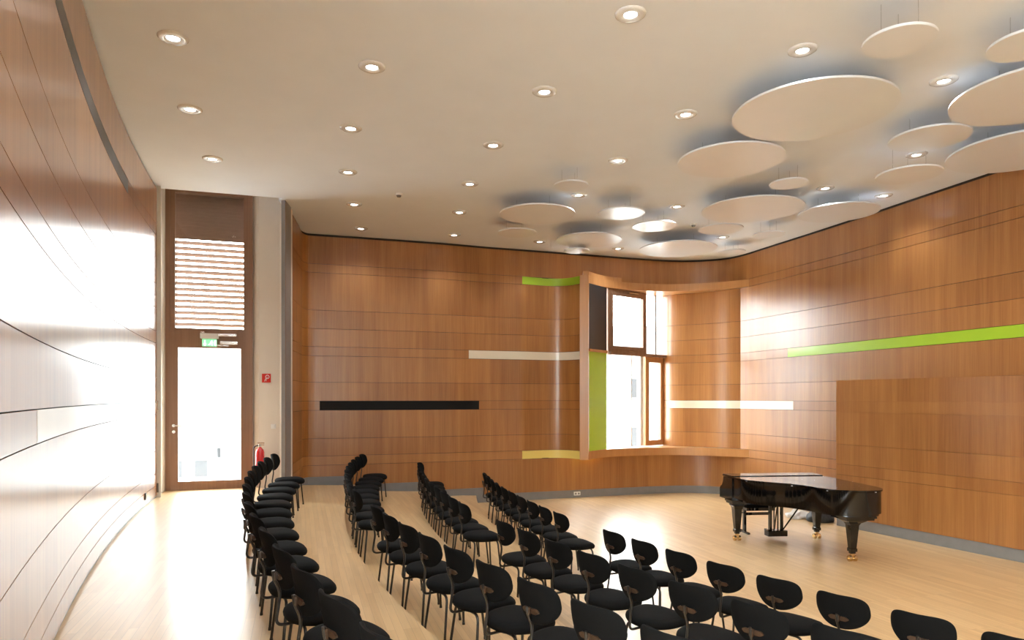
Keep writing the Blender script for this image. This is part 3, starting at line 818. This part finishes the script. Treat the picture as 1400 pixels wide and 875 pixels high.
def infl(poly, d):
    c = Vector((sum(p[0] for p in poly) / len(poly), sum(p[1] for p in poly) / len(poly))); out = []
    n = len(poly)
    for i in range(n):
        a, b, e = Vector(poly[i - 1]), Vector(poly[i]), Vector(poly[(i + 1) % n])
        t1 = (b - a).normalized(); t2 = (e - b).normalized(); n1 = Vector((t1.y, -t1.x)); n2 = Vector((t2.y, -t2.x))
        m_ = (n1 + n2).normalized(); out.append(tuple(b + m_ * d / max(.5, m_.dot(n1))))
    return out
sgn = -1 if sum(rim[i - 1][0] * rim[i][1] - rim[i][0] * rim[i - 1][1] for i in range(len(rim))) < 0 else 1
body = [(1.60, .30), (.02, .30)] + [tuple(p) for p in bent]
bm = bmesh.new(); prism(bm, body, .73, 1.05, M=PL); link('case', bm, PIANO, piano, smooth=30)
bm = bmesh.new(); prism(bm, infl(body, -sgn * .03), .695, .732, M=PL); link('case_bottom', bm, PIANO, piano, smooth=30)
lidp = infl([(1.60, .12), (.02, .12)] + [tuple(p) for p in bent], sgn * .018)
bm = bmesh.new(); prism(bm, lidp, 1.058, 1.082, M=PL)
link('lid', bm, PIANO, piano, smooth=30)
bm = bmesh.new(); prism(bm, [(.0, .13), (1.62, .13), (1.62, .50), (.0, .50)], 1.0825, 1.094, M=PL); link('front_lid_flap', bm, PIANO, piano)
def side_profile(x0, x1):   # cheek: arm stepping down to the key bed
    bm = bmesh.new(); pr = [(-.02, .67), (.5, .67), (.5, 1.05), (.14, 1.05), (.12, .96), (.07, .89), (.02, .87), (-.02, .83)]
    a = [bm.verts.new(PL @ Vector((x0, y, z))) for y, z in pr]; b = [bm.verts.new(PL @ Vector((x1, y, z))) for y, z in pr]
    for i in range(len(pr)): bm.faces.new((a[i], a[(i + 1) % len(pr)], b[(i + 1) % len(pr)], b[i]))
    bm.faces.new(a[::-1]); bm.faces.new(b); return bm
link('cheek', side_profile(.0, .1), PIANO, piano); link('cheek', side_profile(1.52, 1.62), PIANO, piano)
bm = bmesh.new(); prism(bm, [(.1, -.0), (1.52, -.0), (1.52, .5), (.1, .5)], .67, .77, M=PL); link('key_bed', bm, PIANO, piano)
bm = bmesh.new(); prism(bm, [(.1, .02), (1.52, .02), (1.52, .16), (.1, .16)], .77, .79, M=PL); kb = link('keys', bm, WHITEP, piano)
bm = bmesh.new(); prism(bm, [(.1, .16), (1.52, .16), (1.52, .31), (.1, .31)], .77, 1.04, M=PL); link('fallboard', bm, PIANO, piano)
def pleg(x, y, wide=.15):
    bm = bmesh.new()
    def lay(z, w): return [PL @ Vector((x + a * w, y + b * w, z)) for a, b in ((-1, -1), (1, -1), (1, 1), (-1, 1))]
    g = wide; prof = [(.695, g), (.665, g), (.665, g * .9), (.635, g * .9), (.635, g * .76), (.62, g * .62), (.60, .066 + (g - .066) * .34), (.575, .066 + (g - .066) * .12), (.54, .067), (.20, .042), (.195, .05), (.15, .05), (.145, .034), (.12, .034)]
    L_ = [[bm.verts.new(p) for p in lay(z, w)] for z, w in prof]
    for a, b in zip(L_, L_[1:]):
        for i in range(4): bm.faces.new((a[i], a[(i + 1) % 4], b[(i + 1) % 4], b[i]))
    bm.faces.new(L_[0]); bm.faces.new(L_[-1][::-1]); o = link('leg', bm, PIANO, piano)
    bm = bmesh.new(); c = PL @ Vector((x, y, 0)); box(bm, c.x, c.y, .10, .05, .05, .05, rz=ua)
    for s in (-1, 1): 
        e = Vector((pu.x, pu.y, 0)) * s
        cyl(bm, Vector((c.x, c.y, .045)) + e * .018, Vector((c.x, c.y, .045)) + e * .058, .045, n=20)
    cyl(bm, Vector((c.x, c.y, .045)) - Vector((pu.x, pu.y, 0)) * .07, Vector((c.x, c.y, .045)) + Vector((pu.x, pu.y, 0)) * .07, .012)
    link('brass_caster', bm, BRASS, o, smooth=40)['label'] = 'double wheeled brass caster'
    return o
pleg(.08, .52, .15); pleg(1.51, .50, .15); pleg(1.15, 2.12, .235)
bm = bmesh.new()
for s in (-.10, .10): 
    c = PL @ Vector((.78 + s, .50, 0)); box(bm, c.x, c.y, .415, .045, .045, .55, rz=ua, bev=.006)
for s in (-.035, .035):
    c = PL @ Vector((.78 + s, .50, 0)); cyl(bm, (c.x, c.y, .14), (c.x, c.y, .69), .012)
c = PL @ Vector((.78, .50, 0)); box(bm, c.x, c.y, .115, .34, .16, .10, rz=ua, bev=.008)
ly = link('pedal_lyre', bm, PIANO, piano)
for s in (-.08, 0, .08):
    bm = bmesh.new(); c = PL @ Vector((.78 + s, .36, 0)); box(bm, c.x, c.y, .075, .035, .18, .018, rz=ua, bev=.006); link('pedal', bm, BRASS, ly)
bm = bmesh.new()
for s in (-.11, .11): cyl(bm, PL @ Vector((.78 + s * .6, .56, .14)), PL @ Vector((.78 + s * 1.9, .98, .695)), .012)
link('lyre_brace', bm, PIANO, ly)
for (x, y) in ((.05, 1.0), (.5, 1.62), (.74, 2.2), (1.35, 2.42)):   # rubber buffers under the lid edge
    bm = bmesh.new(); c = PL @ Vector((x, y, 0)); cyl(bm, (c.x - .0, c.y + .05, 1.05), (c.x, c.y + .05, 1.058), .012, n=10); link('lid_buffer', bm, WHITEP, piano)

# bench behind the piano
bc = T0 + pu * .74 - pv * .12
bn = thing('piano_bench', (bc.x, bc.y, 0), ua, 'low black piano bench standing behind the grand piano', 'bench')
bm = bmesh.new(); box(bm, 0, 0, .50, .56, .34, .07, bev=.02); link('padded_seat', bm, FABRIC, bn, smooth=50)
bm = bmesh.new(); box(bm, 0, 0, .44, .52, .30, .05); link('seat_frame', bm, PIANO, bn)
for s in (-1, 1):
    bm = bmesh.new(); box(bm, s * .24, 0, .23, .045, .07, .40, bev=.006); box(bm, s * .24, 0, .018, .045, .38, .035, bev=.006); link('leg', bm, PIANO, bn)
bm = bmesh.new(); box(bm, 0, 0, .34, .46, .03, .05); link('stretcher', bm, PIANO, bn)
bm = bmesh.new(); cyl(bm, (-.27, 0, .36), (-.37, 0, .36), .012); cyl(bm, (-.36, 0, .36), (-.38, 0, .36), .028); link('height_knob', bm, CHROME, bn, smooth=40)

# crumpled cloth and dark bag on the floor beyond the piano
def lump(name, loc, sx, sy, sz, m, label, cat, seed, amp=.3):
    bm = bmesh.new(); bmesh.ops.create_icosphere(bm, subdivisions=4, radius=1)
    rnd = random.Random(seed); dirs = [(Vector((rnd.uniform(-1, 1), rnd.uniform(-1, 1), rnd.uniform(-1, 1))).normalized(), rnd.uniform(3, 9), rnd.uniform(0, 6)) for _ in range(9)]
    for v in bm.verts:
        f = 1 + amp * sum(math.sin(v.co.dot(d_) * q_ + p_) for d_, q_, p_ in dirs) / 5
        v.co = Vector((v.co.x * f * sx, v.co.y * f * sy, max(0, (v.co.z + .35) * f * sz)))
    o = link(name, bm, m, smooth=60); o.location = loc; return tag(o, label, cat)
lump('crumpled_cloth', (5.72, 13.9, 0), .2, .15, .11, CLOTH, 'crumpled white cloth lying on the floor by the wall behind the piano', 'cloth', 3, .5)
o = lump('black_bag', (6.03, 13.52, 0), .26, .20, .17, BAG, 'black soft bag on the floor against the projecting wood block', 'bag', 5, .10)

# ------------------------------------------------------------------ outside
bm = bmesh.new(); prism(bm, [(-90, -60), (90, -60), (90, 120), (-90, 120)], -4.2, -4); tag(link('ground_outside', bm, GROUNDM), kind='structure')
def house(x, y, w, dpt, h, rz, label, rows_=2, cols=4, roofh=2.2):
    t = thing('house', (x, y, -4), rz, label, 'building', 'pale houses outside the windows')
    bm = bmesh.new(); box(bm, 0, 0, h / 2, w, dpt, h); link('walls', bm, STUCCO, t)
    bm = bmesh.new()
    a = [bm.verts.new(v) for v in ((-w / 2 - .4, -dpt / 2 - .5, h), (w / 2 + .4, -dpt / 2 - .5, h), (w / 2 + .4, dpt / 2 + .5, h), (-w / 2 - .4, dpt / 2 + .5, h), (-w / 2 - .4, 0, h + roofh), (w / 2 + .4, 0, h + roofh))]
    for f in ((0, 1, 5, 4), (2, 3, 4, 5), (0, 4, 3), (1, 2, 5), (0, 3, 2, 1)): bm.faces.new([a[i] for i in f])
    link('roof', bm, ROOFM, t)
    for r_ in range(rows_):
        for c_ in range(cols):
            bm = bmesh.new(); box(bm, -w / 2 + w * (c_ + .5) / cols, -dpt / 2 - .02, h - min(1.5, h * .17) - 2.8 * r_, min(.9, w / cols * .5), .08, min(1.2, h * .13)); link('window', bm, DARKW, t)
house(-15.5, 33, 11, 7, 5.0, .3, 'pale low house with tiled roof seen through the glazed door', 1, 4, 3.0)
house(-13.0, 26, 3.4, 2.2, 4.6, .35, 'small pale annex with a row of small windows seen low through the glazed door', 1, 4, .4)
house(-26, 48, 22, 9, 7.5, .2, 'long pale house with a wide roof beyond the first, seen through the glazed door', 1, 6, 3.5)
house(9.0, 44, 16, 9, 8.4, -.1, 'pale house with a low pitched roof seen through the corner window', 2, 6, 2.6)
house(26, 60, 18, 9, 7.0, -.2, 'distant pale house to the right outside the corner window', 1, 5, 2.6)

# ------------------------------------------------------------------ world
W = bpy.data.worlds.new('World'); S.world = W; W.use_nodes = True
bg = W.node_tree.nodes['Background']; bg.inputs[0].default_value = (.93, .97, 1, 1); bg.inputs[1].default_value = 22.0

# ------------------------------------------------------------------ camera
cd = bpy.data.cameras.new('camera'); cam = bpy.data.objects.new('camera', cd); C.objects.link(cam)
cam.location = (0, 0, EYE); cam.rotation_euler = (PI / 2, 0, 0)
cd.sensor_width = 36; cd.lens = 36 * 945 / 1400; cd.shift_y = (544 - 437.5) / 1400
cd.clip_start = .05; cd.clip_end = 500
S.camera = cam
S.view_settings.view_transform = 'Standard'; S.view_settings.look = 'None'
S.view_settings.gamma = 1; S.view_settings.use_curve_mapping = False
S.view_settings.exposure = -.12
